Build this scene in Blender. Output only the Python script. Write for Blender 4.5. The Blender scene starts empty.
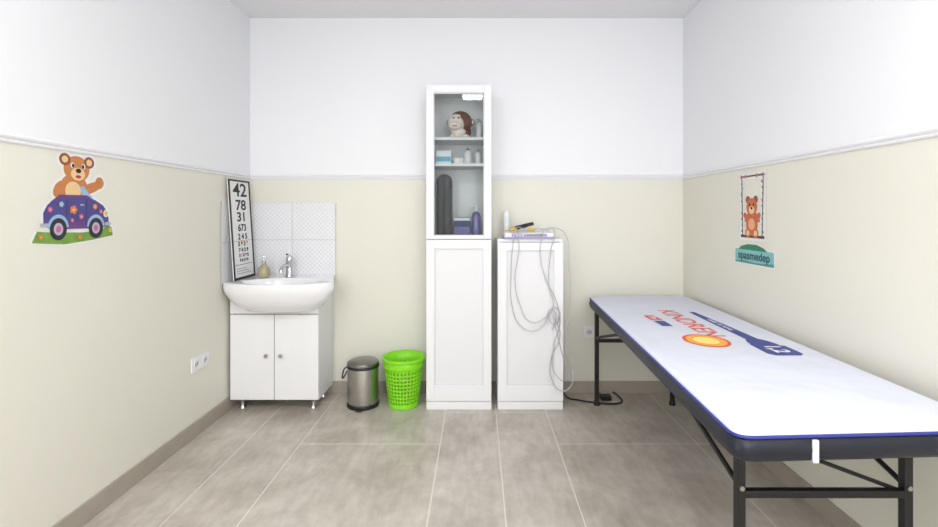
import bpy, bmesh, math, random
from mathutils import Vector, Matrix
random.seed(4)
sc = bpy.context.scene
try:
    sc.view_settings.view_transform = 'Standard'
    sc.view_settings.look = 'None'
except Exception: pass

# ------------------------------------------------------------ materials
def lin(c):
    r = []
    for v in c:
        v = v/255.0
        r.append(v/12.92 if v <= 0.04045 else ((v+0.055)/1.055)**2.4)
    return (r[0], r[1], r[2], 1.0)

MATS = {}
def mat(name, col, rough=0.5, metal=0.0, var=0.04, scale=12.0, bump=0.0, bscale=200.0, trans=0.0, coat=0.0, spec=0.5, bdist=0.002):
    if name in MATS: return MATS[name]
    m = bpy.data.materials.new(name); m.use_nodes = True
    nt = m.node_tree; b = nt.nodes['Principled BSDF']
    b.inputs['Roughness'].default_value = rough
    b.inputs['Metallic'].default_value = metal
    b.inputs['Transmission Weight'].default_value = trans
    b.inputs['Coat Weight'].default_value = coat
    b.inputs['Specular IOR Level'].default_value = spec
    c = lin(col)
    tc = nt.nodes.new('ShaderNodeTexCoord')
    n = nt.nodes.new('ShaderNodeTexNoise'); n.inputs['Scale'].default_value = scale
    n.inputs['Detail'].default_value = 4
    nt.links.new(tc.outputs['Object'], n.inputs['Vector'])
    mx = nt.nodes.new('ShaderNodeMix'); mx.data_type = 'RGBA'
    mx.inputs['A'].default_value = tuple(min(1, x*(1-var)) for x in c[:3])+(1,)
    mx.inputs['B'].default_value = tuple(min(1, x*(1+var)) for x in c[:3])+(1,)
    nt.links.new(n.outputs['Fac'], mx.inputs['Factor'])
    nt.links.new(mx.outputs['Result'], b.inputs['Base Color'])
    if bump > 0:
        n2 = nt.nodes.new('ShaderNodeTexNoise'); n2.inputs['Scale'].default_value = bscale
        nt.links.new(tc.outputs['Object'], n2.inputs['Vector'])
        bp = nt.nodes.new('ShaderNodeBump'); bp.inputs['Strength'].default_value = bump
        bp.inputs['Distance'].default_value = bdist
        nt.links.new(n2.outputs['Fac'], bp.inputs['Height'])
        nt.links.new(bp.outputs['Normal'], b.inputs['Normal'])
    MATS[name] = m
    return m

TRIM_Z = 1.469
def wall_mat():
    m = bpy.data.materials.new('wall_paint_two_tone'); m.use_nodes = True
    nt = m.node_tree; b = nt.nodes['Principled BSDF']; b.inputs['Roughness'].default_value = 0.5
    tc = nt.nodes.new('ShaderNodeTexCoord')
    sp = nt.nodes.new('ShaderNodeSeparateXYZ'); nt.links.new(tc.outputs['Object'], sp.inputs[0])
    gt = nt.nodes.new('ShaderNodeMath'); gt.operation = 'GREATER_THAN'; gt.inputs[1].default_value = TRIM_Z
    nt.links.new(sp.outputs['Z'], gt.inputs[0])
    n = nt.nodes.new('ShaderNodeTexNoise'); n.inputs['Scale'].default_value = 1.6; n.inputs['Detail'].default_value = 5
    nt.links.new(tc.outputs['Object'], n.inputs['Vector'])
    cr = nt.nodes.new('ShaderNodeMix'); cr.data_type = 'RGBA'
    cr.inputs['A'].default_value = lin((227, 225, 213)); cr.inputs['B'].default_value = lin((233, 231, 220))
    nt.links.new(n.outputs['Fac'], cr.inputs['Factor'])
    mx = nt.nodes.new('ShaderNodeMix'); mx.data_type = 'RGBA'
    mx.inputs['B'].default_value = lin((241, 242, 246))
    nt.links.new(cr.outputs['Result'], mx.inputs['A'])
    nt.links.new(gt.outputs[0], mx.inputs['Factor'])
    nt.links.new(mx.outputs['Result'], b.inputs['Base Color'])
    n2 = nt.nodes.new('ShaderNodeTexNoise'); n2.inputs['Scale'].default_value = 260
    nt.links.new(tc.outputs['Object'], n2.inputs['Vector'])
    bp = nt.nodes.new('ShaderNodeBump'); bp.inputs['Strength'].default_value = 0.12; bp.inputs['Distance'].default_value = 0.001
    nt.links.new(n2.outputs['Fac'], bp.inputs['Height']); nt.links.new(bp.outputs['Normal'], b.inputs['Normal'])
    return m

def floor_mat():
    m = bpy.data.materials.new('stone_tile'); m.use_nodes = True
    nt = m.node_tree; b = nt.nodes['Principled BSDF']
    tc = nt.nodes.new('ShaderNodeTexCoord')
    n = nt.nodes.new('ShaderNodeTexNoise'); n.inputs['Scale'].default_value = 3.2; n.inputs['Detail'].default_value = 12
    n.inputs['Roughness'].default_value = 0.7; n.inputs['Distortion'].default_value = 0.4
    nt.links.new(tc.outputs['Object'], n.inputs['Vector'])
    r = nt.nodes.new('ShaderNodeValToRGB')
    r.color_ramp.elements[0].position = 0.34; r.color_ramp.elements[0].color = lin((167, 158, 147))
    r.color_ramp.elements[1].position = 0.66; r.color_ramp.elements[1].color = lin((200, 193, 183))
    nt.links.new(n.outputs['Fac'], r.inputs['Fac'])
    mp = nt.nodes.new('ShaderNodeMapping'); mp.inputs['Scale'].default_value = (9, 2.5, 1)
    nt.links.new(tc.outputs['Object'], mp.inputs['Vector'])
    n3 = nt.nodes.new('ShaderNodeTexNoise'); n3.inputs['Scale'].default_value = 3; n3.inputs['Detail'].default_value = 8
    nt.links.new(mp.outputs['Vector'], n3.inputs['Vector'])
    mx = nt.nodes.new('ShaderNodeMix'); mx.data_type = 'RGBA'; mx.blend_type = 'SOFT_LIGHT'
    mx.inputs['Factor'].default_value = 0.5
    nt.links.new(r.outputs['Color'], mx.inputs['A']); nt.links.new(n3.outputs['Fac'], mx.inputs['B'])
    nt.links.new(mx.outputs['Result'], b.inputs['Base Color'])
    b.inputs['Roughness'].default_value = 0.33
    return m

def glass_mat(name, tint=(255, 255, 255)):
    m = bpy.data.materials.new(name); m.use_nodes = True
    nt = m.node_tree; nt.nodes.clear()
    o = nt.nodes.new('ShaderNodeOutputMaterial'); t = nt.nodes.new('ShaderNodeBsdfTransparent')
    t.inputs['Color'].default_value = lin(tint)
    g = nt.nodes.new('ShaderNodeBsdfGlossy'); g.inputs['Roughness'].default_value = 0.02
    f = nt.nodes.new('ShaderNodeFresnel'); f.inputs['IOR'].default_value = 1.5
    mx = nt.nodes.new('ShaderNodeMixShader')
    nt.links.new(f.outputs[0], mx.inputs[0]); nt.links.new(t.outputs[0], mx.inputs[1]); nt.links.new(g.outputs[0], mx.inputs[2])
    nt.links.new(mx.outputs[0], o.inputs[0])
    return m

WALL = wall_mat(); FLOOR = floor_mat()
WHITE = mat('white_laminate', (240, 240, 242), 0.4, var=0.01)
WHITE2 = mat('white_panel', (234, 234, 237), 0.42, var=0.01)
MOULD = mat('white_moulding', (224, 224, 228), 0.45, var=0.01)
GAP = mat('dark_gap', (70, 70, 72), 0.8)
GAPL = mat('door_gap_grey', (150, 150, 154), 0.8)
CERAM = mat('white_ceramic', (244, 244, 247), 0.12, var=0.005, coat=0.3)
CHROME = mat('chrome', (205, 207, 212), 0.12, 1.0, var=0.01)
STEEL = mat('brushed_steel', (186, 183, 179), 0.34, 1.0, var=0.08, scale=30)
BLACKP = mat('black_plastic', (28, 28, 30), 0.45)
BLACKM = mat('black_powder_coated_steel', (22, 22, 24), 0.45)
VINYL = mat('black_vinyl', (18, 22, 38), 0.45, bump=0.2, bscale=90)
LIME = mat('lime_plastic', (140, 225, 35), 0.35, var=0.05)
PLAST = mat('white_plastic', (238, 238, 238), 0.35, var=0.01)
GREYP = mat('grey_plastic', (150, 152, 156), 0.45)
CABLE = mat('light_grey_cable', (188, 189, 192), 0.5)
GROUT = mat('grout', (220, 216, 209), 0.9)
RAIL = mat('white_rail_paint', (236, 236, 240), 0.45, var=0.01)
CEIL = mat('ceiling_paint', (241, 241, 244), 0.8, var=0.01)
BASE = mat('baseboard_tile', (170, 161, 150), 0.5, var=0.12, scale=9)

# ------------------------------------------------------------ helpers
def link(o, parent=None):
    sc.collection.objects.link(o)
    if parent is not None:
        o.parent = parent
        o.matrix_parent_inverse = Matrix.Translation(-Vector(parent.location))
    return o

def root(name, loc=(0, 0, 0)):
    e = bpy.data.objects.new(name, None); e.location = loc; e.empty_display_size = 0.1
    sc.collection.objects.link(e); return e

def from_bm(name, bm, m, parent=None, smooth=False, autos=False):
    bmesh.ops.recalc_face_normals(bm, faces=bm.faces[:])
    me = bpy.data.meshes.new(name); bm.to_mesh(me); bm.free()
    for mm in (m if isinstance(m, (list, tuple)) else [m]): me.materials.append(mm)
    if smooth:
        for p in me.polygons: p.use_smooth = True
        if autos:
            try: me.set_sharp_from_angle(angle=math.radians(40))
            except Exception: pass
    return link(bpy.data.objects.new(name, me), parent)

def add_box(bm, x0, x1, y0, y1, z0, z1, bevel=0.0, mi=0):
    r = bmesh.ops.create_cube(bm, size=1)
    vs = r['verts']
    for v in vs:
        v.co = Vector(((x0+x1)/2+v.co.x*(x1-x0), (y0+y1)/2+v.co.y*(y1-y0), (z0+z1)/2+v.co.z*(z1-z0)))
    fs = set(f for v in vs for f in v.link_faces)
    for f in fs: f.material_index = mi
    if bevel > 0:
        es = set(e for v in vs for e in v.link_edges)
        bmesh.ops.bevel(bm, geom=list(es), offset=bevel, segments=2, profile=0.5, affect='EDGES')

def box(name, x0, x1, y0, y1, z0, z1, m, parent=None, bevel=0.0015):
    bm = bmesh.new(); add_box(bm, x0, x1, y0, y1, z0, z1, bevel)
    return from_bm(name, bm, m, parent)

def lathe(name, prof, c, m, parent=None, seg=40, axis='Z', caps=True):
    bm = bmesh.new(); rings = []
    for r, z in prof:
        ring = []
        for i in range(seg):
            a = 2*math.pi*i/seg
            p = (max(r, 1e-5)*math.cos(a), max(r, 1e-5)*math.sin(a), z)
            if axis == 'Y': p = (p[0], p[2], p[1])
            if axis == 'X': p = (p[2], p[0], p[1])
            ring.append(bm.verts.new((c[0]+p[0], c[1]+p[1], c[2]+p[2])))
        rings.append(ring)
    for a, b in zip(rings[:-1], rings[1:]):
        for i in range(seg):
            bm.faces.new((a[i], a[(i+1) % seg], b[(i+1) % seg], b[i]))
    if caps:
        bm.faces.new(rings[0]); bm.faces.new(rings[-1])
    return from_bm(name, bm, m, parent, True, True)

def rod(name, p0, p1, r, m, parent=None, seg=16, square=False):
    p0 = Vector(p0); p1 = Vector(p1); d = (p1-p0); L = d.length
    bm = bmesh.new()
    if square:
        add_box(bm, -r, r, -r, r, 0, L, min(0.003, r*0.3))
    else:
        bmesh.ops.create_cone(bm, segments=seg, radius1=r, radius2=r, depth=L, cap_ends=True)
        bmesh.ops.translate(bm, verts=bm.verts[:], vec=(0, 0, L/2))
    z = d.normalized()
    ref = Vector((0, 1, 0)) if abs(z.y) < 0.9 else Vector((0, 0, 1))
    x = ref.cross(z).normalized(); y = z.cross(x)
    M = Matrix(((x.x, y.x, z.x, p0.x), (x.y, y.y, z.y, p0.y), (x.z, y.z, z.z, p0.z), (0, 0, 0, 1)))
    bmesh.ops.transform(bm, matrix=M, verts=bm.verts[:])
    return from_bm(name, bm, m, parent, not square, True)

def tube(name, pts, r, m, parent=None, cyclic=False, smooth=True):
    cu = bpy.data.curves.new(name, 'CURVE'); cu.dimensions = '3D'; cu.bevel_depth = r; cu.bevel_resolution = 3
    if smooth:
        s = cu.splines.new('BEZIER'); s.bezier_points.add(len(pts)-1)
        for bp_, p in zip(s.bezier_points, pts):
            bp_.co = p; bp_.handle_left_type = bp_.handle_right_type = 'AUTO'
    else:
        s = cu.splines.new('POLY'); s.points.add(len(pts)-1)
        for bp_, p in zip(s.points, pts): bp_.co = (*p, 1)
    s.use_cyclic_u = cyclic; s.resolution_u = 10
    o = bpy.data.objects.new(name, cu); sc.collection.objects.link(o)
    dg = bpy.context.evaluated_depsgraph_get(); dg.update()
    me = bpy.data.meshes.new_from_object(o.evaluated_get(dg)); me.name = name
    bpy.data.objects.remove(o)
    me.materials.clear(); me.materials.append(m)
    for p in me.polygons: p.use_smooth = True
    return link(bpy.data.objects.new(name, me), parent)

def text(name, body, size, loc, u, v, m, parent=None, align='CENTER', sx=1.0, ext=0.0002, bold=0.0):
    cu = bpy.data.curves.new(name, 'FONT'); cu.body = body; cu.size = size
    cu.align_x = align; cu.align_y = 'CENTER'; cu.extrude = ext; cu.offset = bold
    o = bpy.data.objects.new(name, cu); sc.collection.objects.link(o)
    dg = bpy.context.evaluated_depsgraph_get(); dg.update()
    me = bpy.data.meshes.new_from_object(o.evaluated_get(dg)); me.name = name
    bpy.data.objects.remove(o)
    u = Vector(u).normalized(); v = Vector(v).normalized(); n = u.cross(v)
    M = Matrix(((u.x*sx, v.x, n.x, loc[0]), (u.y*sx, v.y, n.y, loc[1]), (u.z*sx, v.z, n.z, loc[2]), (0, 0, 0, 1)))
    me.transform(M); me.materials.clear(); me.materials.append(m)
    return link(bpy.data.objects.new(name, me), parent)

def ell(cx, cy, rx, ry, rot=0, n=28, a0=0, a1=360):
    pts = []; rot = math.radians(rot)
    for i in range(n if a1-a0 >= 360 else n+1):
        a = math.radians(a0+(a1-a0)*i/n)
        x, y = rx*math.cos(a), ry*math.sin(a)
        pts.append((cx+x*math.cos(rot)-y*math.sin(rot), cy+x*math.sin(rot)+y*math.cos(rot)))
    return pts

def flat_art(name, shapes, origin, u, v, parent=None, step=0.00025, base=0.0012):
    """shapes = [(pts, material)], stacked as printed layers on the surface"""
    u = Vector(u).normalized(); v = Vector(v).normalized(); n = u.cross(v); o = Vector(origin)
    bm = bmesh.new(); ms = []
    for k, (pts, m) in enumerate(shapes):
        if m not in ms: ms.append(m)
        d = base+step*k
        vs = [bm.verts.new(o+u*p[0]+v*p[1]+n*d) for p in pts]
        f = bm.faces.new(vs); f.material_index = ms.index(m)
        r = bmesh.ops.triangulate(bm, faces=[f])
    me = bpy.data.meshes.new(name)
    bm.normal_update()
    for f in bm.faces:
        if f.normal.dot(n) < 0: f.normal_flip()
    bm.to_mesh(me); bm.free()
    for m in ms: me.materials.append(m)
    return link(bpy.data.objects.new(name, me), parent)

def grow(pts, d):
    cx = sum(p[0] for p in pts)/len(pts); cy = sum(p[1] for p in pts)/len(pts)
    out = []
    for x, y in pts:
        l = math.hypot(x-cx, y-cy) or 1
        out.append((x+(x-cx)/l*d, y+(y-cy)/l*d))
    return out

# ------------------------------------------------------------ room
XL, XR, YB, YR, H = -1.55, 1.395, 3.265, -1.7, 2.55
box('wall_back', XL-0.1, XR+0.1, YB, YB+0.1, 0, H, WALL, bevel=0)
box('wall_left', XL-0.1, XL, YR, YB, 0, H, WALL, bevel=0)
box('wall_right', XR, XR+0.1, YR, YB, 0, H, WALL, bevel=0)
# unseen rear wall behind the camera, two openings added for fill light
WZ0, WZ1 = 0.75, 2.35
W1 = (0.30, 1.30); W2 = (-1.48, -0.88)
bm = bmesh.new()
for a, b in ((XL-0.1, W2[0]), (W2[1], W1[0]), (W1[1], XR+0.1)): add_box(bm, a, b, YR-0.1, YR, 0, H)
for a, b in (W1, W2):
    add_box(bm, a, b, YR-0.1, YR, 0, WZ0); add_box(bm, a, b, YR-0.1, YR, WZ1, H)
from_bm('wall_rear', bm, WALL)
for i, (a, b) in enumerate((W1, W2)):
    bm = bmesh.new()
    add_box(bm, a, a+0.05, YR-0.07, YR-0.01, WZ0, WZ1); add_box(bm, b-0.05, b, YR-0.07, YR-0.01, WZ0, WZ1)
    add_box(bm, a+0.05, b-0.05, YR-0.07, YR-0.01, WZ0, WZ0+0.05); add_box(bm, a+0.05, b-0.05, YR-0.07, YR-0.01, WZ1-0.05, WZ1)
    from_bm('fill_window_%d' % (i+1), bm, PLAST)  # frame of an added opening that holds a fill lamp
box('ceiling', XL-0.1, XR+0.1, YR-0.1, YB+0.1, H, H+0.1, CEIL, bevel=0)

# floor: grout bed and individual stone tiles in one mesh
bm = bmesh.new()
add_box(bm, XL-0.1, XR+0.1, YR-0.1, YB+0.1, -0.1, -0.0006, mi=1)
cols = [(-1.55, -1.24, [0.2, 1.3]), (-1.24, -0.94, [-0.6, 0.7, 3.1]), (-0.94, -0.20, [-0.6, 0.98, 2.54]),
        (-0.20, 0.11, [0.3, 1.5, 2.95]), (0.11, 0.42, [-0.4, 0.9, 2.95]), (0.42, 1.16, [-0.6, 0.98, 2.54]), (1.16, 1.395, [0.2, 1.4, 2.54])]
g = 0.0028
for x0, x1, ys in cols:
    yy = [YR]+ys+[YB]
    for y0, y1 in zip(yy[:-1], yy[1:]):
        add_box(bm, x0+g, x1-g, y0+g*1.3, y1-g*1.3, -0.008, 0.0)
from_bm('floor', bm, [FLOOR, GROUT])

def baseboard(name, x0, x1, y0, y1):
    box(name, x0, x1, y0, y1, 0.0, 0.082, BASE, bevel=0.001)
baseboard('baseboard_back', XL+0.011, XR-0.011, YB-0.010, YB)
baseboard('baseboard_left', XL, XL+0.010, YR, YB)
baseboard('baseboard_right', XR-0.010, XR, YR, YB)

def rail(name, horizontal, at, a, b, sgn):
    prof = [(0, -0.016), (0.005, -0.016), (0.007, -0.010), (0.005, -0.005), (0.010, 0.0), (0.012, 0.006), (0.009, 0.011), (0.004, 0.015), (0, 0.015)]
    bm = bmesh.new(); A = []; B = []
    for d, z in prof:
        if horizontal:
            A.append(bm.verts.new((a, at-d, TRIM_Z+z))); B.append(bm.verts.new((b, at-d, TRIM_Z+z)))
        else:
            A.append(bm.verts.new((at+sgn*d, a, TRIM_Z+z))); B.append(bm.verts.new((at+sgn*d, b, TRIM_Z+z)))
    n = len(prof)
    for i in range(n): bm.faces.new((A[i], A[(i+1) % n], B[(i+1) % n], B[i]))
    bm.faces.new(A); bm.faces.new(B[::-1])
    from_bm(name, bm, RAIL)
rail('trim_1', True, YB, XL, XR, 1)
rail('trim_2', False, XL, YR, YB, 1)
rail('trim_3', False, XR, YR, YB, -1)

# ------------------------------------------------------------ backsplash tiles
def tile_mat():
    m = bpy.data.materials.new('embossed_wall_tile'); m.use_nodes = True
    nt = m.node_tree; b = nt.nodes['Principled BSDF']
    b.inputs['Roughness'].default_value = 0.25
    tc = nt.nodes.new('ShaderNodeTexCoord')
    sp = nt.nodes.new('ShaderNodeSeparateXYZ'); nt.links.new(tc.outputs['Object'], sp.inputs[0])
    def M(op, a, b_):
        n = nt.nodes.new('ShaderNodeMath'); n.operation = op
        for i, q in enumerate((a, b_)):
            if q is None: continue
            if isinstance(q, (int, float)): n.inputs[i].default_value = q
            else: nt.links.new(q, n.inputs[i])
        return n.outputs[0]
    h = M('ADD', sp.outputs['X'], sp.outputs['Y'])
    a = M('SINE', M('MULTIPLY', M('ADD', h, sp.outputs['Z']), 210), None)
    c = M('SINE', M('MULTIPLY', M('SUBTRACT', h, sp.outputs['Z']), 210), None)
    s = M('MAXIMUM', a, c)
    bp = nt.nodes.new('ShaderNodeBump'); bp.inputs['Strength'].default_value = 0.35; bp.inputs['Distance'].default_value = 0.002
    nt.links.new(s, bp.inputs['Height']); nt.links.new(bp.outputs['Normal'], b.inputs['Normal'])
    cr = nt.nodes.new('ShaderNodeMapRange'); cr.inputs['From Min'].default_value = -0.2; cr.inputs['From Max'].default_value = 1
    nt.links.new(s, cr.inputs['Value'])
    mx = nt.nodes.new('ShaderNodeMix'); mx.data_type = 'RGBA'
    mx.inputs['A'].default_value = lin((224, 224, 229)); mx.inputs['B'].default_value = lin((238, 238, 242))
    nt.links.new(cr.outputs[0], mx.inputs['Factor']); nt.links.new(mx.outputs['Result'], b.inputs['Base Color'])
    return m
TILE = tile_mat(); TGR = mat('tile_grout', (200, 200, 204), 0.8)
bm = bmesh.new()
add_box(bm, -1.540, -0.967, YB-0.005, YB-0.0005, 0.79, 1.293, mi=1)
for (z0, z1) in ((0.79, 1.0395), (1.0435, 1.293)):
    for (x0, x1) in ((-1.541, -1.2625), (-1.2585, -0.967)):
        add_box(bm, x0, x1, YB-0.008, YB-0.0008, z0, z1, 0.001)
from_bm('tile_backsplash', bm, [TILE, TGR])
bm = bmesh.new()
add_box(bm, XL+0.0005, XL+0.005, 2.89, 3.256, 0.79, 1.293, mi=1)
for (z0, z1) in ((0.79, 1.0395), (1.0435, 1.293)):
    for (y0, y1) in ((2.89, 2.955), (2.958, 3.256)):
        add_box(bm, XL+0.0008, XL+0.008, y0, y1, z0, z1, 0.001)
from_bm('tile_backsplash.001', bm, [TILE, TGR])

# ------------------------------------------------------------ sink vanity
va = root('bathroom_vanity', (-1.26, 3.1, 0))
VX0, VX1, VY0, VY1 = -1.532, -0.986, 2.965, 3.252
box('carcass', VX0, VX1, VY0+0.018, VY1, 0.065, 0.745, WHITE2, va)
box('front_rail', VX0, VX1, VY0+0.002, VY0+0.018, 0.60, 0.745, WHITE, va)
mid = (VX0+VX1)/2
box('door_left', VX0+0.001, mid-0.002, VY0, VY0+0.017, 0.068, 0.595, WHITE, va, 0.002)
box('door_right', mid+0.002, VX1-0.001, VY0, VY0+0.017, 0.068, 0.595, WHITE, va, 0.002)
bm = bmesh.new(); add_box(bm, VX0+0.01, VX1-0.01, VY0+0.016, VY0+0.0185, 0.07, 0.60)
from_bm('gap_shadow', bm, GAP, va)
for i, x in enumerate((mid-0.045, mid+0.045)):
    lathe('knob_%d' % (i+1), [(0.004, 0.0), (0.005, -0.012), (0.011, -0.016), (0.012, -0.022), (0.008, -0.027), (0, -0.028)], (x, VY0, 0.345), STEEL, va, 20, 'Y')
k = 0
for x in (VX0+0.05, VX1-0.05):
    for y in (VY0+0.06, VY1-0.04):
        k += 1
        lathe('leg_%d' % k, [(0.021, 0.0), (0.019, 0.006), (0.013, 0.02), (0.016, 0.045), (0.026, 0.066)], (x, y, 0), CHROME, va, 20)

# basin: flared plan, bulging front
def quad_arc():
    P = []
    BL, BR = (-1.518, 3.254), (-0.972, 3.254)
    FL_, FR_ = (-1.541, 2.915), (-0.876, 2.915)
    nb, ns, nf = 24, 12, 56
    for j in range(nb): P.append((BR[0]+(BL[0]-BR[0])*j/nb, 3.254))
    for j in range(ns): P.append((BL[0]+(FL_[0]-BL[0])*j/ns, BL[1]+(FL_[1]-BL[1])*j/ns))
    for j in range(nf):
        u = j/nf
        x = FL_[0]+(FR_[0]-FL_[0])*(0.5-0.5*math.cos(math.pi*u))
        w = math.sin(math.pi*u)
        P.append((x, FL_[1]-0.12*w**0.95))
    for j in range(ns): P.append((FR_[0]+(BR[0]-FR_[0])*j/ns, FR_[1]+(BR[1]-FR_[1])*j/ns))
    return P
OUT = quad_arc()
C = (-1.215, 3.02); EC = (-1.215, 2.975)
def ring_out(s, z):
    return [(C[0]+(p[0]-C[0])*s, C[1]+(p[1]-C[1])*s if p[1] < C[1] else p[1] if s > 0.9 else C[1]+(p[1]-C[1])*s, z) for p in OUT]
def ring_in(s, z, rx=0.235, ry=0.145):
    R = []
    for p in OUT:
        a = math.atan2((p[1]-EC[1])/ry, (p[0]-EC[0])/rx)
        R.append((EC[0]+rx*s*math.cos(a), EC[1]+ry*s*math.sin(a), z))
    return R
rings = [ring_out(0.2, 0.612), ring_out(0.45, 0.615), ring_out(0.62, 0.628), ring_out(0.78, 0.658), ring_out(0.90, 0.700), ring_out(0.97, 0.738), ring_out(1.0, 0.762),
         ring_out(1.0, 0.796), ring_out(0.995, 0.801), ring_out(0.98, 0.803), ring_in(1.03, 0.800), ring_in(1.0, 0.794), ring_in(0.96, 0.775),
         ring_in(0.86, 0.73), ring_in(0.65, 0.695), ring_in(0.35, 0.68), ring_in(0.08, 0.677)]
bm = bmesh.new(); RV = [[bm.verts.new(p) for p in r] for r in rings]
for a, b in zip(RV[:-1], RV[1:]):
    for i in range(len(a)):
        bm.faces.new((a[i], a[(i+1) % len(a)], b[(i+1) % len(a)], b[i]))
bm.faces.new(RV[0]); bm.faces.new(RV[-1])
from_bm('basin', bm, CERAM, va, True, True)
lathe('drain', [(0.0, 0.0), (0.022, 0.0), (0.02, 0.003), (0.0, 0.004)], (EC[0], EC[1], 0.677), CHROME, va, 24)
# faucet
fa = root('sink_faucet', (-1.25, 3.185, 0.803))
fx, fy = -1.25, 3.185
lathe('body', [(0.027, 0.0), (0.027, 0.006), (0.022, 0.012), (0.021, 0.095), (0.023, 0.10), (0.022, 0.125), (0.015, 0.136), (0, 0.137)], (fx, fy, 0.803), CHROME, fa, 28)
tube('spout', [(fx, fy-0.01, 0.868), (fx-0.004, fy-0.06, 0.882), (fx-0.008, fy-0.105, 0.870), (fx-0.009, fy-0.118, 0.853)], 0.0115, CHROME, fa)
rod('aerator', (fx-0.009, fy-0.117, 0.858), (fx-0.009, fy-0.119, 0.842), 0.013, CHROME, fa)
tube('lever', [(fx, fy, 0.936), (fx+0.008, fy-0.03, 0.948), (fx+0.012, fy-0.075, 0.955)], 0.006, CHROME, fa)
# soap dispenser bottle
so = root('soap_dispenser', (-1.40, 3.14, 0.803))
SOAP = mat('amber_soap_glass', (196, 190, 150), 0.1, trans=0.35, coat=0.5)
lathe('bottle', [(0.0, 0), (0.03, 0), (0.036, 0.008), (0.039, 0.03), (0.034, 0.06), (0.02, 0.078), (0.013, 0.086), (0.013, 0.094), (0, 0.094)], (-1.40, 3.14, 0.8035), SOAP, so, 28)
lathe('pump_collar', [(0.0, 0), (0.015, 0), (0.015, 0.012), (0.006, 0.016), (0.005, 0.04), (0, 0.04)], (-1.40, 3.14, 0.896), CHROME, so, 20)
tube('pump_nozzle', [(-1.385, 3.14, 0.935), (-1.41, 3.135, 0.938), (-1.43, 3.13, 0.930)], 0.005, CHROME, so)

# ------------------------------------------------------------ eye chart leaning on left wall
PRINT = mat('print_white', (238, 238, 238), 0.5, var=0.01)
PBLK = mat('print_black', (18, 18, 20), 0.5)
ec = root('eye_test_chart', (-1.5, 3.09, 0.803))
O = Vector((-1.497, 2.935, 0.806)); U = Vector((0, 1, 0)); V = Vector((-0.040, 0, 0.62)).normalized(); Nn = U.cross(V)
W, Hh = 0.275, 0.628
def obox(name, u0, u1, v0, v1, n0, n1, m, parent, O=O, U=U, V=V, Nn=Nn, bevel=0.001):
    bm = bmesh.new(); add_box(bm, u0, u1, v0, v1, n0, n1, bevel)
    M = Matrix(((U.x, V.x, Nn.x, O.x), (U.y, V.y, Nn.y, O.y), (U.z, V.z, Nn.z, O.z), (0, 0, 0, 1)))
    bmesh.ops.transform(bm, matrix=M, verts=bm.verts[:])
    return from_bm(name, bm, m, parent)
obox('board', 0, W, 0, Hh, 0, 0.006, PRINT, ec)
for nm, a in (('frame_left', (0, 0.018, 0, Hh)), ('frame_right', (W-0.014, W, 0, Hh)), ('frame_bottom', (0, W, 0, 0.014)), ('frame_top', (0, W, Hh-0.010, Hh))):
    obox(nm, a[0], a[1], a[2], a[3], 0.0055, 0.009, PBLK, ec)
rows = [("42", 0.118, 0.560, 1.5), ("78", 0.09, 0.465, 1.5), ("31", 0.082, 0.390, 1.5), ("673", 0.060, 0.322, 1.2), ("2 4 5", 0.050, 0.266, 1.15),
        ("5 8 3 6", 0.038, 0.220, 1.2), ("7 4 2 9", 0.032, 0.182, 1.35), ("3 6 5 8 2", 0.026, 0.148, 1.3), ("9 2 4 7 5", 0.022, 0.118, 1.35)]
for i, (t, s, v, sx) in enumerate(rows):
    p = O+U*(W*0.5+0.004)+V*v+Nn*0.0068
    text('row_%d' % (i+1), t, s, p, U, V, PBLK, ec, sx=sx, bold=0.0018)
obox('rule_1', 0.03, W-0.03, 0.240, 0.2425, 0.006, 0.0068, mat('rule_red', (190, 60, 60)), ec, bevel=0)
obox('rule_2', 0.03, W-0.03, 0.09, 0.093, 0.006, 0.0068, PBLK, ec, bevel=0)
for i in range(3):
    obox('caption_%d' % i, 0.04, W-0.05-0.03*i, 0.035+i*0.015, 0.039+i*0.015, 0.006, 0.0068, GREYP, ec, bevel=0)

# ------------------------------------------------------------ cabinets
FY = 2.98
def framed_door(prefix, x0, x1, z0, z1, par, fr=0.042, ftop=0.042, fbot=0.042, glass=False):
    bm = bmesh.new()
    add_box(bm, x0, x0+fr, FY, FY+0.019, z0, z1, 0.0015)
    add_box(bm, x1-fr, x1, FY, FY+0.019, z0, z1, 0.0015)
    add_box(bm, x0+fr, x1-fr, FY, FY+0.019, z1-ftop, z1, 0.0015)
    add_box(bm, x0+fr, x1-fr, FY, FY+0.019, z0, z0+fbot, 0.0015)
    q = 0.007
    a0, a1, c0, c1 = x0+fr, x1-fr, z0+fbot, z1-ftop
    add_box(bm, a0, a0+q, FY+0.006, FY+0.017, c0, c1, mi=1); add_box(bm, a1-q, a1, FY+0.006, FY+0.017, c0, c1, mi=1)
    add_box(bm, a0+q, a1-q, FY+0.006, FY+0.017, c1-q, c1, mi=1); add_box(bm, a0+q, a1-q, FY+0.006, FY+0.017, c0, c0+q, mi=1)
    from_bm(prefix+'_frame', bm, [WHITE, MOULD], par)
    if glass:
        bm = bmesh.new()
        vs = [bm.verts.new(p) for p in ((a0, FY+0.012, c0), (a1, FY+0.012, c0), (a1, FY+0.012, c1), (a0, FY+0.012, c1))]
        bm.faces.new(vs); from_bm(prefix+'_glass', bm, GLASS, par)
    else: box(prefix+'_panel', a0, a1, FY+0.012, FY+0.017, c0, c1, WHITE2, par, 0)
GLASS = glass_mat('cabinet_glass', (240, 244, 243))
T = 0.018
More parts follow.
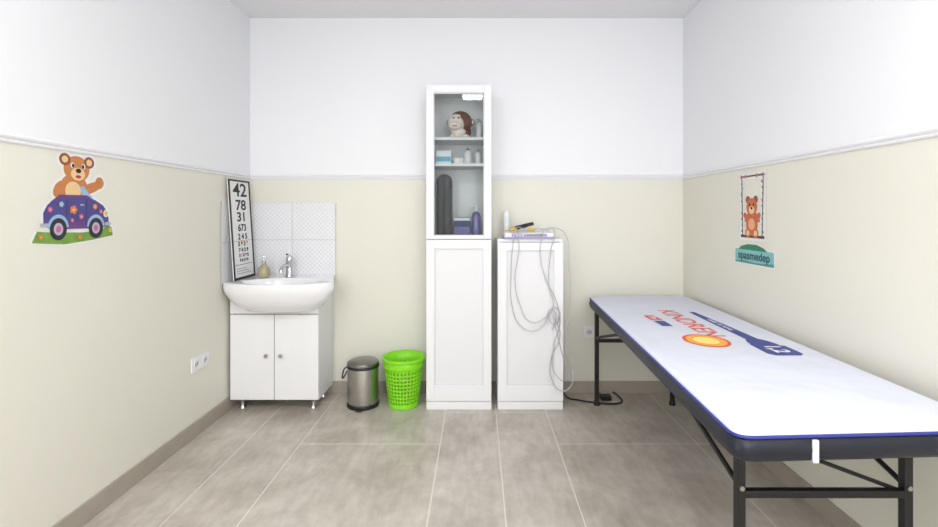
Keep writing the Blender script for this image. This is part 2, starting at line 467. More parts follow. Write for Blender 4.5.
def carcass(par, x0, x1, zt, shelves):
    y0, y1 = FY+0.022, 3.252
    box('side_left', x0, x0+T, y0, y1, 0.0, zt, WHITE, par)
    box('side_right', x1-T, x1, y0, y1, 0.0, zt, WHITE, par)
    box('top_board', x0+T, x1-T, y0, y1, zt-T, zt, WHITE, par)
    box('back_board', x0+T, x1-T, y1-0.006, y1, 0.05, zt-T, WHITE2, par)
    box('bottom_board', x0+T, x1-T, y0, y1-0.006, 0.07, 0.07+T, WHITE, par)
    box('plinth', x0+T, x1-T, y0+0.004, y0+0.02, 0.0, 0.07, WHITE, par)
    for i, z in enumerate(shelves):
        box('shelf_%d' % (i+1), x0+T, x1-T, y0+0.012, y1-0.006, z-T, z, WHITE, par)
tc_ = root('tall_display_cabinet', (-0.12, 3.1, 0))
TX0, TX1 = -0.322, 0.084
carcass(tc_, TX0, TX1, 2.02, [1.06, 1.535, 1.70])
framed_door('upper_door', TX0+0.001, TX1-0.001, 1.062, 2.018, tc_, fr=0.042, ftop=0.045, fbot=0.018, glass=True)
framed_door('lower_door', TX0+0.001, TX1-0.001, 0.055, 1.057, tc_, fr=0.05, ftop=0.055, fbot=0.095)
box('skirting', TX0+0.001, TX1-0.001, FY+0.006, FY+0.02, 0.0, 0.05, WHITE, tc_)
box('door_gap', TX0+0.004, TX1-0.004, FY+0.012, FY+0.021, 1.05, 1.068, GAPL, tc_, 0)
lc = root('low_storage_cabinet', (0.32, 3.1, 0))
LX0, LX1 = 0.122, 0.53
carcass(lc, LX0, LX1, 1.06, [0.55])
framed_door('door', LX0+0.001, LX1-0.001, 0.055, 1.040, lc, fr=0.055, ftop=0.05, fbot=0.095)
box('skirting', LX0+0.001, LX1-0.001, FY+0.006, FY+0.02, 0.0, 0.05, WHITE, lc)

# --- contents of tall cabinet
mk = root('toy_monkey', (-0.13, 3.1, 1.70))
BRN = mat('brown_plush', (112, 58, 40), 0.9, var=0.2, scale=60); FACE = mat('cream_plush', (242, 230, 222), 0.8)
EYE = mat('toy_eye', (10, 10, 10), 0.2); RED = mat('toy_red', (190, 60, 60), 0.6)
def blob(name, c, r, m, par, s=(1, 1, 1)):
    bm = bmesh.new(); bmesh.ops.create_uvsphere(bm, u_segments=24, v_segments=16, radius=r)
    M = Matrix.Translation(c) @ Matrix.Diagonal((*s, 1))
    bmesh.ops.transform(bm, matrix=M, verts=bm.verts[:])
    return from_bm(name, bm, m, par, True)
mx_, my_ = -0.120, 3.13
blob('body', (mx_+0.01, my_+0.02, 1.7545), 0.057, BRN, mk, (1.15, 0.9, 0.92))
blob('head', (mx_+0.006, my_, 1.815), 0.072, BRN, mk, (1.05, 0.95, 1.0))
blob('face', (mx_-0.018, my_-0.036, 1.802), 0.059, FACE, mk, (1.0, 0.75, 0.92))
blob('brow', (mx_-0.020, my_-0.048, 1.834), 0.031, FACE, mk, (1.4, 0.7, 0.8))
blob('muzzle', (mx_-0.026, my_-0.068, 1.782), 0.036, FACE, mk, (1.25, 0.7, 0.8))
blob('belly', (mx_-0.008, my_-0.022, 1.747), 0.050, FACE, mk, (1, 0.8, 0.9))
for s in (-1, 1):
    blob('ear_%d' % s, (mx_+0.006+s*0.074, my_+0.01, 1.815), 0.022, BRN, mk, (0.8, 0.5, 1))
    blob('inner_ear_%d' % s, (mx_+0.006+s*0.076, my_, 1.815), 0.013, FACE, mk, (0.8, 0.4, 1))
    blob('eye_%d' % s, (mx_-0.020+s*0.016, my_-0.070, 1.830), 0.0065, EYE, mk)
    blob('foot_%d' % s, (mx_+s*0.045, my_-0.035, 1.7165), 0.02, FACE, mk, (1, 1.3, 0.75))
blob('mouth', (mx_-0.026, my_-0.092, 1.776), 0.011, RED, mk, (1.5, 0.4, 0.4))
def bottle(name, x, y, z, r, h, mbody, mcap, pump=True):
    b = root(name, (x, y, z))
    lathe('bottle_body', [(0, 0), (r*0.95, 0), (r, 0.004), (r, h*0.68), (r*0.75, h*0.78), (r*0.35, h*0.83), (r*0.35, h*0.86), (0, h*0.86)], (x, y, z+0.0005), mbody, b, 24)
    lathe('cap', [(0, 0), (r*0.42, 0), (r*0.42, h*0.09), (r*0.15, h*0.1), (r*0.15, h*0.16), (0, h*0.16)], (x, y, z+h*0.85), mcap, b, 20)
    if pump: rod('nozzle', (x+r*0.2, y, z+h), (x-r*0.9, y-0.004, z+h*0.985), r*0.16, mcap, b)
    return b
WB = mat('bottle_white', (226, 226, 230), 0.3); PURP = mat('violet_liquid', (120, 112, 172), 0.15, coat=0.5); BLU = mat('carton_blue', (44, 64, 112), 0.5)
bottle('spray_bottle', 0.010, 3.12, 1.70, 0.024, 0.13, WB, GREYP)
def carton(name, x0, x1, y0, y1, z0, h, m, band):
    c = root(name, ((x0+x1)/2, (y0+y1)/2, z0))
    box('carton_body', x0, x1, y0, y1, z0+0.0005, z0+h, m, c, 0.001)
    box('printed_band', x0+0.004, x1-0.004, y0-0.0008, y0, z0+h*0.2, z0+h*0.55, band, c, 0)
    box('lid_flap', x0+0.001, x1-0.001, y0-0.0008, y0, z0+h*0.85, z0+h*0.98, WB, c, 0)
TEAL = mat('carton_teal', (96, 168, 196), 0.5); CW = mat('carton_white', (225, 232, 236), 0.5)
carton('medicine_carton', -0.268, -0.170, 3.05, 3.15, 1.535, 0.085, CW, TEAL)
lathe('cotton_roll', [(0.018, 0), (0.036, 0), (0.038, 0.004), (0.038, 0.034), (0.036, 0.038), (0.018, 0.038)], (-0.125, 3.08, 1.5355), PRINT, None, 28)
bottle('ointment_bottle', -0.065, 3.07, 1.535, 0.025, 0.105, WB, RED, False)
bottle('pill_bottle', -0.000, 3.10, 1.535, 0.022, 0.10, WB, GREYP, False)
bc = root('black_instrument_stand', (-0.217, 3.12, 1.06))
def rounded_prism(bm, cx, w, z0, z1, y0, y1, n=14, mi=0):
    pts = [(cx-w/2, z0), (cx+w/2, z0)]
    r = w/2
    for i in range(n+1):
        a = math.pi*i/n
        pts.append((cx+r*math.cos(a), z1-r+r*math.sin(a)))
    A = [bm.verts.new((p[0], y0, p[1])) for p in pts]; B = [bm.verts.new((p[0], y1, p[1])) for p in pts]
    m = len(pts)
    for i in range(m):
        f = bm.faces.new((A[i], A[(i+1) % m], B[(i+1) % m], B[i])); f.material_index = mi
    f = bm.faces.new(A); f.material_index = mi; f = bm.faces.new(B); f.material_index = mi
DRKF = mat('dark_grey_foam', (74, 76, 84), 0.6)
bm = bmesh.new(); rounded_prism(bm, -0.217, 0.100, 1.061, 1.475, 3.10, 3.15); from_bm('case', bm, BLACKP, bc)
bm = bmesh.new(); rounded_prism(bm, -0.239, 0.026, 1.09, 1.455, 3.085, 3.10); rounded_prism(bm, -0.195, 0.026, 1.09, 1.455, 3.085, 3.10)
from_bm('pads', bm, DRKF, bc)
box('foot', -0.268, -0.166, 3.08, 3.17, 1.0605, 1.075, BLACKP, bc)
carton('blue_carton', -0.155, -0.050, 3.07, 3.15, 1.06, 0.135, BLU, mat('carton_violet', (120, 112, 170), 0.5))
bottle('disinfectant_bottle', -0.012, 3.06, 1.06, 0.030, 0.205, PURP, WB)

# ------------------------------------------------------------ device on low cabinet
dv = root('ultrasound_therapy_device', (0.32, 3.1, 1.06))
LAV = mat('lavender_plastic', (170, 160, 205), 0.4)
bm = bmesh.new(); add_box(bm, 0.165, 0.475, 2.99, 3.2, 1.066, 1.112, 0.01)
for v in bm.verts:
    if v.co.z > 1.09 and v.co.y < 3.05: v.co.z -= 0.012
from_bm('housing', bm, PLAST, dv)
box('side_band', 0.162, 0.478, 2.986, 3.20, 1.0605, 1.074, LAV, dv, 0.003)
box('front_fascia', 0.21, 0.43, 2.985, 2.992, 1.077, 1.094, LAV, dv, 0.001)
box('display', 0.30, 0.40, 2.983, 2.986, 1.079, 1.092, GREYP, dv, 0.0005)
for i in range(4):
    lathe('button_%d' % i, [(0, 0), (0.005, 0), (0.005, -0.003), (0, -0.003)], (0.225+i*0.018, 2.985, 1.085), WHITE, dv, 12, 'Y')
YEL = mat('yellow_plastic', (214, 180, 70), 0.5)
rod('applicator_handle', (0.225, 3.05, 1.122), (0.315, 3.10, 1.145), 0.013, BLACKP, dv)
lathe('applicator_head', [(0, 0), (0.024, 0), (0.026, 0.01), (0.015, 0.022), (0, 0.022)], (0.222, 3.05, 1.112), YEL, dv, 24)
rod('applicator_handle_second', (0.25, 3.12, 1.13), (0.36, 3.12, 1.155), 0.011, BLACKP, dv)
rod('probe', (0.33, 3.05, 1.124), (0.45, 3.10, 1.124), 0.010, PLAST, dv)
rod('clip', (0.31, 3.03, 1.12), (0.36, 3.03, 1.12), 0.009, YEL, dv)
gb = root('gel_tube', (0.178, 3.15, 1.112))
lathe('tube_body', [(0, 0), (0.019, 0), (0.019, 0.02), (0.022, 0.025), (0.022, 0.11), (0.012, 0.122), (0, 0.124)], (0.188, 3.15, 1.1125), PLAST, gb, 24)
lathe('tube_label', [(0.0225, 0.04), (0.0227, 0.041), (0.0227, 0.09), (0.0225, 0.091)], (0.188, 3.15, 1.1125), CW, gb, 24)
cb = dv
def P(px, py, y=2.955):
    s = 480/y
    return ((px-478)/s, y, 1.217-(py-214)/s)
y1 = 2.972; y2 = 2.965; y3 = 2.958
tube('lead_1', [(0.27, 3.06, 1.135), (0.235, 2.985, 1.12), P(513, 245, y1), P(511, 275, y1), P(512, 305, y1), P(520, 325, y1), P(533, 331, y2), P(544, 325, y2), P(552, 310, y2), P(556, 318, y2), P(552, 330, y2)], 0.0026, CABLE, cb)
tube('lead_2', [(0.30, 3.05, 1.125), (0.26, 2.985, 1.12), P(519, 250, y2), P(515, 280, y2), P(520, 305, y2), P(531, 322, y3), P(545, 318, y3), P(553, 308, y3), P(549, 285, y2), P(551, 250, y2), (0.475, 2.985, 1.12), (0.44, 3.05, 1.12)], 0.0026, CABLE, cb)
tube('lead_3', [(0.40, 3.08, 1.122), (0.50, 3.02, 1.125), (0.545, 2.99, 1.09), P(569, 262, 2.965), P(570, 310, 2.965), P(566, 345, 2.965), P(573, 372, 2.965), P(571, 386, 2.96), P(562, 391, 2.955), P(552, 380, 2.955), P(551, 360, 2.955), P(560, 335, 2.955), P(553, 315, 2.952)], 0.003, CABLE, cb)
tube('lead_4', [(0.35, 3.05, 1.125), (0.40, 2.985, 1.118), P(540, 250, y1), P(546, 280, y1), P(556, 300, y1), P(560, 322, y1), P(554, 345, y1), P(556, 375, y1), P(566, 380, y1), P(561, 350, y1), P(554, 322, y1)], 0.0026, CABLE, cb)
tube('coil', [P(554+5*math.cos(t*1.3)+t*0.05, 316+9*math.sin(t*1.3), 2.945+0.0018*t) for t in range(12)], 0.0026, CABLE, cb)
def socket(name, c, u, n_, w=0.078):
    r = root(name, c)
    U_ = Vector(u); V_ = Vector((0, 0, 1)); N_ = Vector(n_); O_ = Vector(c)
    if U_.cross(V_).dot(N_) < 0: U_ = -U_
    cnt = 2 if w > 0.1 else 1
    obox('plate', -w/2, w/2, -0.041, 0.041, 0, 0.009, PLAST, r, O_, U_, V_, N_, 0.003)
    for i in range(cnt):
        cx = 0 if cnt == 1 else (-w/4+i*w/2)
        bm = bmesh.new()
        pr = [(0.0, 0.0095), (0.0195, 0.0095), (0.0205, 0.012), (0.023, 0.012), (0.024, 0.0085)]
        rg = []
        for rr, nn in pr:
            rg.append([bm.verts.new(O_+U_*(cx+max(rr, 1e-4)*math.cos(2*math.pi*j/28))+V_*(max(rr, 1e-4)*math.sin(2*math.pi*j/28))+N_*nn) for j in range(28)])
        for ri, (a, b) in enumerate(zip(rg[:-1], rg[1:])):
            for j in range(28):
                f = bm.faces.new((a[j], a[(j+1) % 28], b[(j+1) % 28], b[j])); f.material_index = 1 if ri == 0 else 0
        from_bm('ring_%d' % i, bm, [WHITE, mat('socket_recess', (206, 206, 208), 0.5)], r, True, True)
        bm = bmesh.new()
        for hx in (-0.0095, 0.0095):
            add_box(bm, cx+hx-0.003, cx+hx+0.003, -0.003, 0.003, 0.0092, 0.0102)
        M = Matrix(((U_.x, V_.x, N_.x, O_.x), (U_.y, V_.y, N_.y, O_.y), (U_.z, V_.z, N_.z, O_.z), (0, 0, 0, 1)))
        bmesh.ops.transform(bm, matrix=M, verts=bm.verts[:])
        from_bm('holes_%d' % i, bm, GAP, r)
socket('wall_socket', (0.755, YB, 0.415), (1, 0, 0), (0, -1, 0), 0.08)
socket('wall_socket.001', (XL, 2.67, 0.395), (0, 1, 0), (1, 0, 0), 0.165)
pc = root('power_cord', (0.62, 3.1, 0))
tube('cord', [(0.545, 3.2, 0.30), (0.55, 3.2, 0.12), (0.58, 3.17, 0.015), (0.66, 3.12, 0.0065), (0.76, 3.08, 0.0065), (0.85, 3.06, 0.0065), (0.93, 3.10, 0.0065), (0.92, 3.17, 0.02), (0.90, 3.2, 0.03)], 0.0055, BLACKP, pc)
box('adapter', 0.80, 0.87, 3.12, 3.17, 0.0005, 0.033, BLACKP, pc, 0.006)

# ------------------------------------------------------------ pedal bin
pb = root('pedal_bin', (-0.73, 3.06, 0))
cx, cy = -0.732, 3.06
lathe('base_ring', [(0, 0.0), (0.098, 0.0), (0.101, 0.004), (0.101, 0.022), (0.098, 0.026)], (cx, cy, 0.0005), BLACKP, pb, 48)
lathe('drum', [(0.096, 0.02), (0.097, 0.025), (0.097, 0.245), (0.096, 0.251)], (cx, cy, 0), STEEL, pb, 56)
lathe('collar', [(0.097, 0.245), (0.1015, 0.248), (0.1015, 0.262), (0.099, 0.265)], (cx, cy, 0), BLACKP, pb, 48)
lathe('lid', [(0.1, 0.263), (0.101, 0.267), (0.098, 0.279), (0.085, 0.288), (0.05, 0.295), (0, 0.297)], (cx, cy, 0), mat('lid_steel', (140, 138, 136), 0.3, 1.0), pb, 48)
box('pedal', cx-0.02, cx+0.02, cy-0.125, cy-0.09, 0.006, 0.016, BLACKP, pb, 0.003)
tube('handle', [(cx-0.099, cy+0.03, 0.235), (cx-0.120, cy+0.01, 0.23), (cx-0.125, cy-0.02, 0.20), (cx-0.120, cy-0.04, 0.185), (cx-0.09, cy-0.045, 0.23)], 0.0045, BLACKP, pb)
box('hinge', cx-0.04, cx+0.04, cy+0.09, cy+0.115, 0.245, 0.275, BLACKP, pb, 0.004)

# ------------------------------------------------------------ lime basket with real perforations
wb = root('waste_basket', (-0.47, 3.06, 0))
bxc, byc = -0.474, 3.06
BH = 0.308
def rad(z): return 0.092+(0.130-0.092)*(z/BH)
seg = 128
zc = 0.03; rows_z = []
while zc < 0.225:
    rows_z.append((zc, zc+0.013)); zc += 0.0235
bm = bmesh.new()
zl = [0.0]
for a, b in rows_z: zl += [a, b]
zl += [0.26, BH]
ringv = [[bm.verts.new((bxc+rad(z)*math.cos(2*math.pi*i/seg), byc+rad(z)*math.sin(2*math.pi*i/seg), z+0.002)) for i in range(seg)] for z in zl]
for j in range(len(zl)-1):
    hole = any(abs(zl[j]-a) < 1e-6 for a, b in rows_z)
    for i in range(seg):
        if hole and (i % 4) in (0, 1): continue
        bm.faces.new((ringv[j][i], ringv[j][(i+1) % seg], ringv[j+1][(i+1) % seg], ringv[j+1][i]))
bm.faces.new(ringv[0])
o = from_bm('basket_wall', bm, LIME, wb, True, True)
md = o.modifiers.new('thick', 'SOLIDIFY'); md.thickness = 0.003
rb = rad(BH)
lathe('rim', [(rb, BH-0.014), (rb+0.006, BH-0.013), (rb+0.008, BH+0.002), (rb+0.003, BH+0.006), (rb-0.003, BH+0.005), (rb-0.003, BH-0.010)], (bxc, byc, 0.0), LIME, wb, 64, caps=False)
lathe('band', [(rad(0.255), 0.252), (rad(0.255)+0.004, 0.255), (rad(0.265)+0.004, 0.262), (rad(0.265), 0.265)], (bxc, byc, 0.0), LIME, wb, 64, caps=False)

# ------------------------------------------------------------ massage table
mt = root('massage_table', (1.05, 2.1, 0))
corners = [(0.732, 3.15), (1.366, 3.15), (1.322, 1.215), (0.636, 1.180)]
def rquad(cs, r, inset=0.0, n=8):
    out = []
    m = len(cs)
    for i in range(m):
        p = Vector(cs[i]); a = (Vector(cs[i-1])-p).normalized(); b = (Vector(cs[(i+1) % m])-p).normalized()
        p = p+(a+b)*inset
        q0 = p+a*r; q1 = p+b*r
        for k in range(n+1):
            t = k/n
            w = (1-t)**2*q0+2*t*(1-t)*p+t**2*q1
            out.append((w.x, w.y))
    return out
def slab(name, layers, m, par, r=0.05):
    bm = bmesh.new(); R = []
    for ins, z in layers:
        R.append([bm.verts.new((p[0], p[1], z)) for p in rquad(corners, r, ins)])
    n = len(R[0])
    for a, b in zip(R[:-1], R[1:]):
        for i in range(n): bm.faces.new((a[i], a[(i+1) % n], b[(i+1) % n], b[i]))
    bm.faces.new(R[0]); bm.faces.new(R[-1])
    return from_bm(name, bm, m, par, True, True)
slab('padding', [(0.03, 0.600), (0.008, 0.602), (-0.004, 0.614), (-0.010, 0.636), (-0.004, 0.66), (0.006, 0.668)], VINYL, mt)
SHEET = mat('white_cover_fabric', (216, 219, 232), 0.75, var=0.04, scale=3, bump=0.8, bscale=5, bdist=0.02)
slab('cover', [(-0.002, 0.664), (-0.003, 0.670), (0.0, 0.676), (0.010, 0.680), (0.03, 0.6815)], SHEET, mt)
PIPE = mat('blue_piping', (44, 52, 140), 0.5)
tube('piping', [(p[0], p[1], 0.668) for p in rquad(corners, 0.05, -0.004)], 0.0042, PIPE, mt, cyclic=True, smooth=False)
box('underframe', 0.76, 1.29, 1.30, 3.08, 0.584, 0.602, BLACKP, mt)
LXs = (0.757, 1.238)
def legset(tag, y, ydir):
    for i, x in enumerate(LXs):
        rod('leg_%s_%d' % (tag, i), (x, y, 0.02), (x, y, 0.592), 0.0125, BLACKM, mt, square=True)
        lathe('foot_%s_%d' % (tag, i), [(0, 0), (0.019, 0), (0.019, 0.012), (0.015, 0.03), (0, 0.03)], (x, y, 0.0005), BLACKP, mt, 20)
        rod('brace_%s_%d' % (tag, i), (x, y, 0.43), (x, y+ydir*0.56, 0.592), 0.008, BLACKM, mt)
        lathe('bolt_%s_%d' % (tag, i), [(0, 0), (0.007, 0), (0.006, 0.004), (0, 0.004)], (x, y-0.0165, 0.43), STEEL, mt, 16, 'Y')
    rod('rail_%s' % tag, (LXs[0], y, 0.41), (LXs[1], y, 0.41), 0.011, BLACKM, mt, square=True)
    rod('lower_rail_%s' % tag, (LXs[0]+0.07, y+0.01*ydir, 0.56), (LXs[1]-0.02, y+0.01*ydir, 0.415), 0.006, BLACKM, mt)
legset('near', 1.39, 1)
legset('far', 3.06, -1)
rod('mid_hinge', (0.74, 2.15, 0.592), (1.30, 2.15, 0.592), 0.01, STEEL, mt)
box('elastic_strap', 0.822, 0.836, 1.175, 1.183, 0.606, 0.662, PRINT, mt, 0.002)
tube('hanging_strap', [(0.80, 1.30, 0.60), (0.95, 1.30, 0.585), (1.10, 1.30, 0.58), (1.25, 1.31, 0.60)], 0.006, BLACKP, mt)
# printed logo on cover
ORG = mat('print_orange', (226, 92, 50), 0.6); REDP = mat('print_red', (214, 92, 72), 0.6); YELP = mat('print_yellow', (250, 225, 120), 0.6)
ORY = mat('print_amber', (244, 170, 70), 0.6); NAVY = mat('print_navy', (58, 70, 140), 0.6); LBL = mat('print_light', (238, 238, 245), 0.6)
Uv, Vv = (0, -1, 0), (1, 0, 0)
lo = (0, 0, 0.6815)
sh = []
sh.append(([(-2.62, 1.150), (-2.30, 1.145), (-2.00, 1.145), (-2.00, 1.200), (-2.30, 1.195), (-2.62, 1.18)], NAVY))
sh.append((ell(-1.96, 1.175, 0.11, 0.055), NAVY))
sh.append(([(-1.97, 1.115), (-1.84, 1.11), (-1.815, 1.13), (-1.815, 1.225), (-1.84, 1.245), (-1.95, 1.245)], NAVY))
sh.append((ell(-2.03, 0.965, 0.105, 0.092), ORG)); sh.append((ell(-2.03, 0.965, 0.090, 0.078), ORY)); sh.append((ell(-2.03, 0.965, 0.058, 0.050), YELP))
sh.append(([(-2.53, 0.87), (-2.42, 0.875), (-2.42, 0.935), (-2.53, 0.925)], REDP))
sh.append(([(-2.40, 0.878), (-2.29, 0.88), (-2.29, 0.93), (-2.40, 0.93)], NAVY))
flat_art('printed_logo', sh, lo, Uv, Vv, mt, base=0.0006, step=0.00012)
text('print_word', 'KINDREN', 0.128, (1.035, 2.38, 0.6822), Uv, Vv, REDP, mt, sx=1.05, bold=0.0015)
text('print_digits', '1,2', 0.085, (1.180, 1.90, 0.6835), Uv, Vv, LBL, mt, bold=0.002)
text('print_band_words', 'centar za razvoj', 0.036, (1.170, 2.32, 0.6835), Uv, Vv, LBL, mt)
text('print_tag', 'Tim', 0.05, (0.902, 2.475, 0.6835), Uv, Vv, LBL, mt)

# ------------------------------------------------------------ wall decals
SW = mat('sticker_white', (236, 236, 236), 0.5); BR1 = mat('bear_tan', (200, 128, 74), 0.6, var=0.2, scale=60); BR2 = mat('bear_brown', (142, 84, 52), 0.6)
BR3 = mat('bear_cream', (236, 200, 150), 0.6); INK = mat('ink', (34, 26, 30), 0.6); CARB = mat('car_blue_violet', (74, 70, 138), 0.5, var=0.2, scale=30)
CARD = mat('car_violet', (104, 62, 128), 0.5); SIL = mat('bumper_silver', (176, 180, 196), 0.5)
CARL = mat('car_light_blue', (150, 182, 220), 0.5); GRS = mat('grass_green', (120, 160, 70), 0.6, var=0.3, scale=40); PNK = mat('flower_pink', (205, 100, 150), 0.6)
YLW = mat('flower_yellow', (225, 190, 90), 0.6); ORN = mat('flower_orange', (220, 125, 80), 0.6); TIRE = mat('tire_dark', (40, 36, 52), 0.6)
def flower(x, y, r, c, cc=YLW):
    out = [(ell(x+r*0.75*math.cos(a), y+r*0.75*math.sin(a), r*0.5, r*0.5, n=10), c) for a in [2*math.pi*i/5 for i in range(5)]]
    return out+[(ell(x, y, r*0.4, r*0.4, n=10), cc)]
S = []
body = [
 (ell(0.178, 0.275, 0.060, 0.050), BR1), (ell(0.124, 0.308, 0.025, 0.023), BR2), (ell(0.236, 0.305, 0.025, 0.023), BR2),
 (ell(0.165, 0.200, 0.064, 0.055), BR1), (ell(0.245, 0.205, 0.058, 0.020, 20), BR1), (ell(0.288, 0.228, 0.022, 0.024), BR1),
 (ell(0.100, 0.195, 0.035, 0.022, 55), BR1)]
# small cabriolet: boot, open cockpit with windscreen, rounded bonnet, arches and wheels
carbody = [(0.035, 0.060), (0.033, 0.105), (0.050, 0.135), (0.080, 0.158), (0.120, 0.168), (0.225, 0.168), (0.265, 0.158), (0.305, 0.138), (0.328, 0.112), (0.336, 0.080), (0.333, 0.055), (0.30, 0.045), (0.07, 0.045)]
screen = [(0.205, 0.164), (0.192, 0.204), (0.212, 0.208), (0.258, 0.160)]
grass = [(-0.01, 0.0), (0.12, -0.012), (0.25, -0.002), (0.360, 0.012), (0.355, 0.045), (0.33, 0.060), (0.30, 0.035), (0.2, 0.03), (0.06, 0.035), (0.01, 0.040)]
wheels = [(0.095, 0.046), (0.268, 0.046)]
for p, m in body: S.append((grow(p, 0.011), SW))
S.append((grow(carbody, 0.011), SW)); S.append((grow(grass, 0.010), SW))
S.append((grass, GRS)); S += body
S += [(ell(0.124, 0.308, 0.014, 0.013), BR3), (ell(0.236, 0.305, 0.014, 0.013), BR3), (ell(0.183, 0.256, 0.033, 0.025), BR3), (ell(0.185, 0.269, 0.013, 0.009), INK),
      (ell(0.158, 0.288, 0.009, 0.011), SW), (ell(0.208, 0.287, 0.009, 0.011), SW), (ell(0.160, 0.287, 0.006, 0.008), INK), (ell(0.206, 0.286, 0.006, 0.008), INK),
      (ell(0.184, 0.246, 0.013, 0.006), mat('mouth_red', (170, 60, 50), 0.6)), (ell(0.160, 0.190, 0.036, 0.036), BR3)]
S += [(screen, CARL), ([(0.190, 0.204), (0.195, 0.210), (0.216, 0.211), (0.212, 0.205)], SIL)]
S += [(carbody, CARB), ([(0.06, 0.145), (0.10, 0.174), (0.225, 0.176), (0.245, 0.165), (0.10, 0.160), (0.065, 0.140)], CARD)]
S += [([(0.035, 0.076), (0.336, 0.076), (0.333, 0.055), (0.30, 0.045), (0.07, 0.045), (0.036, 0.058)], CARD)]
S += [([(0.128, 0.060), (0.130, 0.156), (0.1325, 0.156), (0.1305, 0.060)], TIRE), ([(0.218, 0.060), (0.222, 0.158), (0.2245, 0.158), (0.2205, 0.060)], TIRE), ([(0.192, 0.135), (0.210, 0.135), (0.210, 0.140), (0.192, 0.140)], SIL)]
S += [([(0.315, 0.055), (0.346, 0.055), (0.346, 0.068), (0.315, 0.068)], SIL), ([(0.022, 0.055), (0.055, 0.055), (0.055, 0.068), (0.022, 0.068)], SIL)]
S += [(ell(0.320, 0.104, 0.013, 0.015), SW), (ell(0.321, 0.104, 0.009, 0.011), YLW)]
for wx, wz in wheels:
    S += [(ell(wx, wz+0.006, 0.044, 0.048, 0, 24, 0, 180), CARL), (ell(wx, wz, 0.036, 0.041), TIRE), (ell(wx, wz, 0.020, 0.023), SIL), (ell(wx, wz, 0.011, 0.013), PNK)]
for q in ((0.060, 0.118, 0.009, PNK), (0.160, 0.118, 0.014, ORN), (0.195, 0.092, 0.009, PNK), (0.262, 0.132, 0.010, ORN), (0.292, 0.112, 0.008, PNK), (0.105, 0.138, 0.009, CARL), (0.152, 0.078, 0.007, PNK),
          (0.02, 0.02, 0.008, ORN), (0.340, 0.035, 0.009, YLW), (0.185, 0.012, 0.008, ORN)):
    S += flower(q[0], q[1], q[2], q[3], ORN if q[3] is YLW else YLW)
flat_art('bear_in_car_wall_sticker', S, (XL, 1.675, 1.115), (0, 1, 0), (0, 0, 1), None, step=0.00006, base=0.001)

S = []
BRR = mat('bear_red_brown', (200, 108, 70), 0.6, var=0.15, scale=60); ROPE = mat('rope_brown', (84, 58, 46), 0.6)
w = 0.215
ropes = [[(0.024, 0.02), (0.032, 0.02), (0.024, 0.33), (0.016, 0.33)], [(w-0.018, 0.02), (w-0.010, 0.02), (w, 0.33), (w-0.008, 0.33)],
      [(0.008, 0.322), (w+0.008, 0.322), (w+0.008, 0.330), (0.008, 0.330)], [(0.012, 0.010), (w+0.005, 0.010), (w+0.005, 0.024), (0.012, 0.024)]]
bc2 = [(ell(0.112, 0.075, 0.052, 0.05), BRR), (ell(0.075, 0.115, 0.035, 0.016, 40), BRR), (ell(0.155, 0.115, 0.035, 0.016, 140), BRR),
       (ell(0.05, 0.125, 0.016, 0.015), BRR), (ell(0.175, 0.125, 0.016, 0.015), BRR),
       (ell(0.078, 0.205, 0.020, 0.020), BR2), (ell(0.146, 0.205, 0.020, 0.020), BR2), (ell(0.112, 0.168, 0.048, 0.045), BRR),
       (ell(0.078, 0.035, 0.026, 0.024), BRR), (ell(0.146, 0.035, 0.026, 0.024), BRR)]
bc3 = [(ell(0.078, 0.035, 0.015, 0.014), BR3), (ell(0.146, 0.035, 0.015, 0.014), BR3),
       (ell(0.112, 0.08, 0.03, 0.03), mat('bear_belly_pink', (236, 170, 130), 0.6)), (ell(0.112, 0.152, 0.025, 0.02), BR3), (ell(0.112, 0.162, 0.009, 0.007), INK),
       (ell(0.094, 0.18, 0.006, 0.008), INK), (ell(0.13, 0.18, 0.006, 0.008), INK)]
for p, m in bc2: S.append((grow(p, 0.007), SW))
def qrow(x0, x1, z0, z1): return [(x0, z0), (x1, z0), (x1, z1), (x0, z1)]
S += [(qrow(0.004, 0.042, -0.004, 0.345), SW), (qrow(w-0.026, w+0.016, -0.004, 0.345), SW), (qrow(0.0, w+0.018, 0.308, 0.345), SW), (qrow(0.0, w+0.018, -0.004, 0.034), SW)]
S += [(p, ROPE) for p in ropes]
S += bc2+bc3
GR2 = mat('leaf_dark_green', (98, 108, 76), 0.6)
DPK = mat('dusty_pink', (196, 130, 140), 0.6)
for i in range(10):
    zz = 0.045+i*0.031
    S.append((ell(0.024+0.004*math.sin(i*2), zz, 0.009, 0.004, 50), GR2)); S.append((ell(w-0.009+0.004*math.cos(i*2), zz, 0.009, 0.004, -50), GR2))
for x_ in (0.02, 0.06, 0.16, w-0.004): S += flower(x_, 0.326, 0.009, DPK, GR2)
S += flower(0.026, 0.24, 0.007, DPK, GR2); S += flower(w-0.006, 0.20, 0.007, DPK, GR2)
flat_art('bear_on_swing_wall_sticker', S, (XR, 2.555, 1.085), (0, -1, 0), (0, 0, 1), None, step=0.00006, base=0.001)
lb = root('clinic_logo_wall_sticker', (XR, 2.42, 1.01))
GD = mat('label_green', (42, 128, 98), 0.6); GL = mat('label_teal', (132, 192, 190), 0.6, var=0.1)
def rr(x0, x1, y0, y1, r):
    return ell(x1-r, y1-r, r, r, 0, 6, 0, 90)+ell(x0+r, y1-r, r, r, 0, 6, 90, 180)+ell(x0+r, y0+r, r, r, 0, 6, 180, 270)+ell(x1-r, y0+r, r, r, 0, 6, 270, 359)
hill = [(0.03, 0.07), (0.06, 0.088), (0.12, 0.100), (0.2, 0.1), (0.26, 0.086), (0.29, 0.07)]
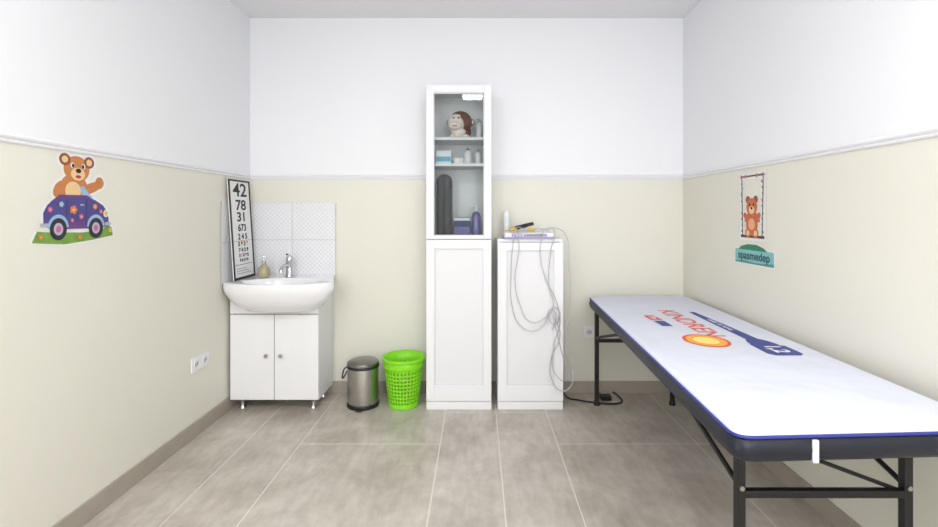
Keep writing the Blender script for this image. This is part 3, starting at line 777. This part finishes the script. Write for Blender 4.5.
S = [(rr(-0.006, 0.346, -0.006, 0.078, 0.012), SW), (grow(hill, 0.006), SW), (rr(0.0, 0.34, 0.0, 0.072, 0.01), GL), (hill, GD), ([(0.0, 0.0), (0.34, 0.0), (0.34, 0.016), (0.2, 0.008), (0.08, 0.014), (0.0, 0.008)], mat('label_teal_dark', (84, 150, 142), 0.6))]
flat_art('label', S, (XR, 2.60, 0.962), (0, -1, 0), (0, 0, 1), lb, step=0.0001, base=0.001)
text('label_words', 'spasmedep', 0.06, (XR-0.0022, 2.43, 1.002), (0, -1, 0), (0, 0, 1), mat('label_ink', (24, 76, 92), 0.5), lb, sx=1.05, bold=0.001)

# ------------------------------------------------------------ lights
def area(name, loc, rot, sx, sy, power, col=(1, 1, 1), par=None):
    l = bpy.data.lights.new(name, 'AREA'); l.shape = 'RECTANGLE'; l.size = sx; l.size_y = sy; l.energy = power; l.color = col
    o = bpy.data.objects.new(name, l); o.location = loc; o.rotation_euler = rot
    sc.collection.objects.link(o)
    if par: o.parent = par; o.matrix_parent_inverse = Matrix.Translation(-Vector(par.location))
    return o
def panel(nm, x, y, w, d, p):
    lp = root(nm, (x, y, H))
    box('panel_frame', x-w/2-0.02, x+w/2+0.02, y-d/2-0.02, y+d/2+0.02, H-0.02, H-0.0005, PLAST, lp, 0.002)
    area('led_panel', (x, y, H-0.024), (0, 0, 0), w, d, p, (1, 0.997, 0.992), lp)
panel('ceiling_light_panel', -0.06, 0.60, 0.22, 0.22, 13)
panel('added_fill_panel_1', 0.80, 0.1, 0.5, 1.3, 16)  # extra panel added on the right to brighten the room
panel('added_fill_panel_2', -1.15, 0.1, 0.5, 1.3, 18)  # its added counterpart on the left, also only for fill
for i, (a, b) in enumerate((W1, W2)):
    area('fill_light_%d' % i, ((a+b)/2, YR-0.09, (WZ0+WZ1)/2), (math.radians(90), 0, 0), b-a, WZ1-WZ0, 41*(b-a), (0.98, 0.99, 1.0))  # soft fill lamps added in the rear openings, shining into the room
wd = bpy.data.worlds.new('world'); sc.world = wd; wd.use_nodes = True
wd.node_tree.nodes['Background'].inputs[0].default_value = (0.85, 0.92, 1, 1); wd.node_tree.nodes['Background'].inputs[1].default_value = 1.0

# ------------------------------------------------------------ camera
cam = bpy.data.cameras.new('camera'); co = bpy.data.objects.new('camera', cam); sc.collection.objects.link(co)
co.location = (0, 0, 1.217); co.rotation_euler = (math.radians(90), 0, 0)
cam.sensor_width = 36; cam.sensor_fit = 'HORIZONTAL'; cam.lens = 480/938*36
cam.shift_x = -9/938; cam.shift_y = -49.5/938; cam.clip_start = 0.01
sc.camera = co
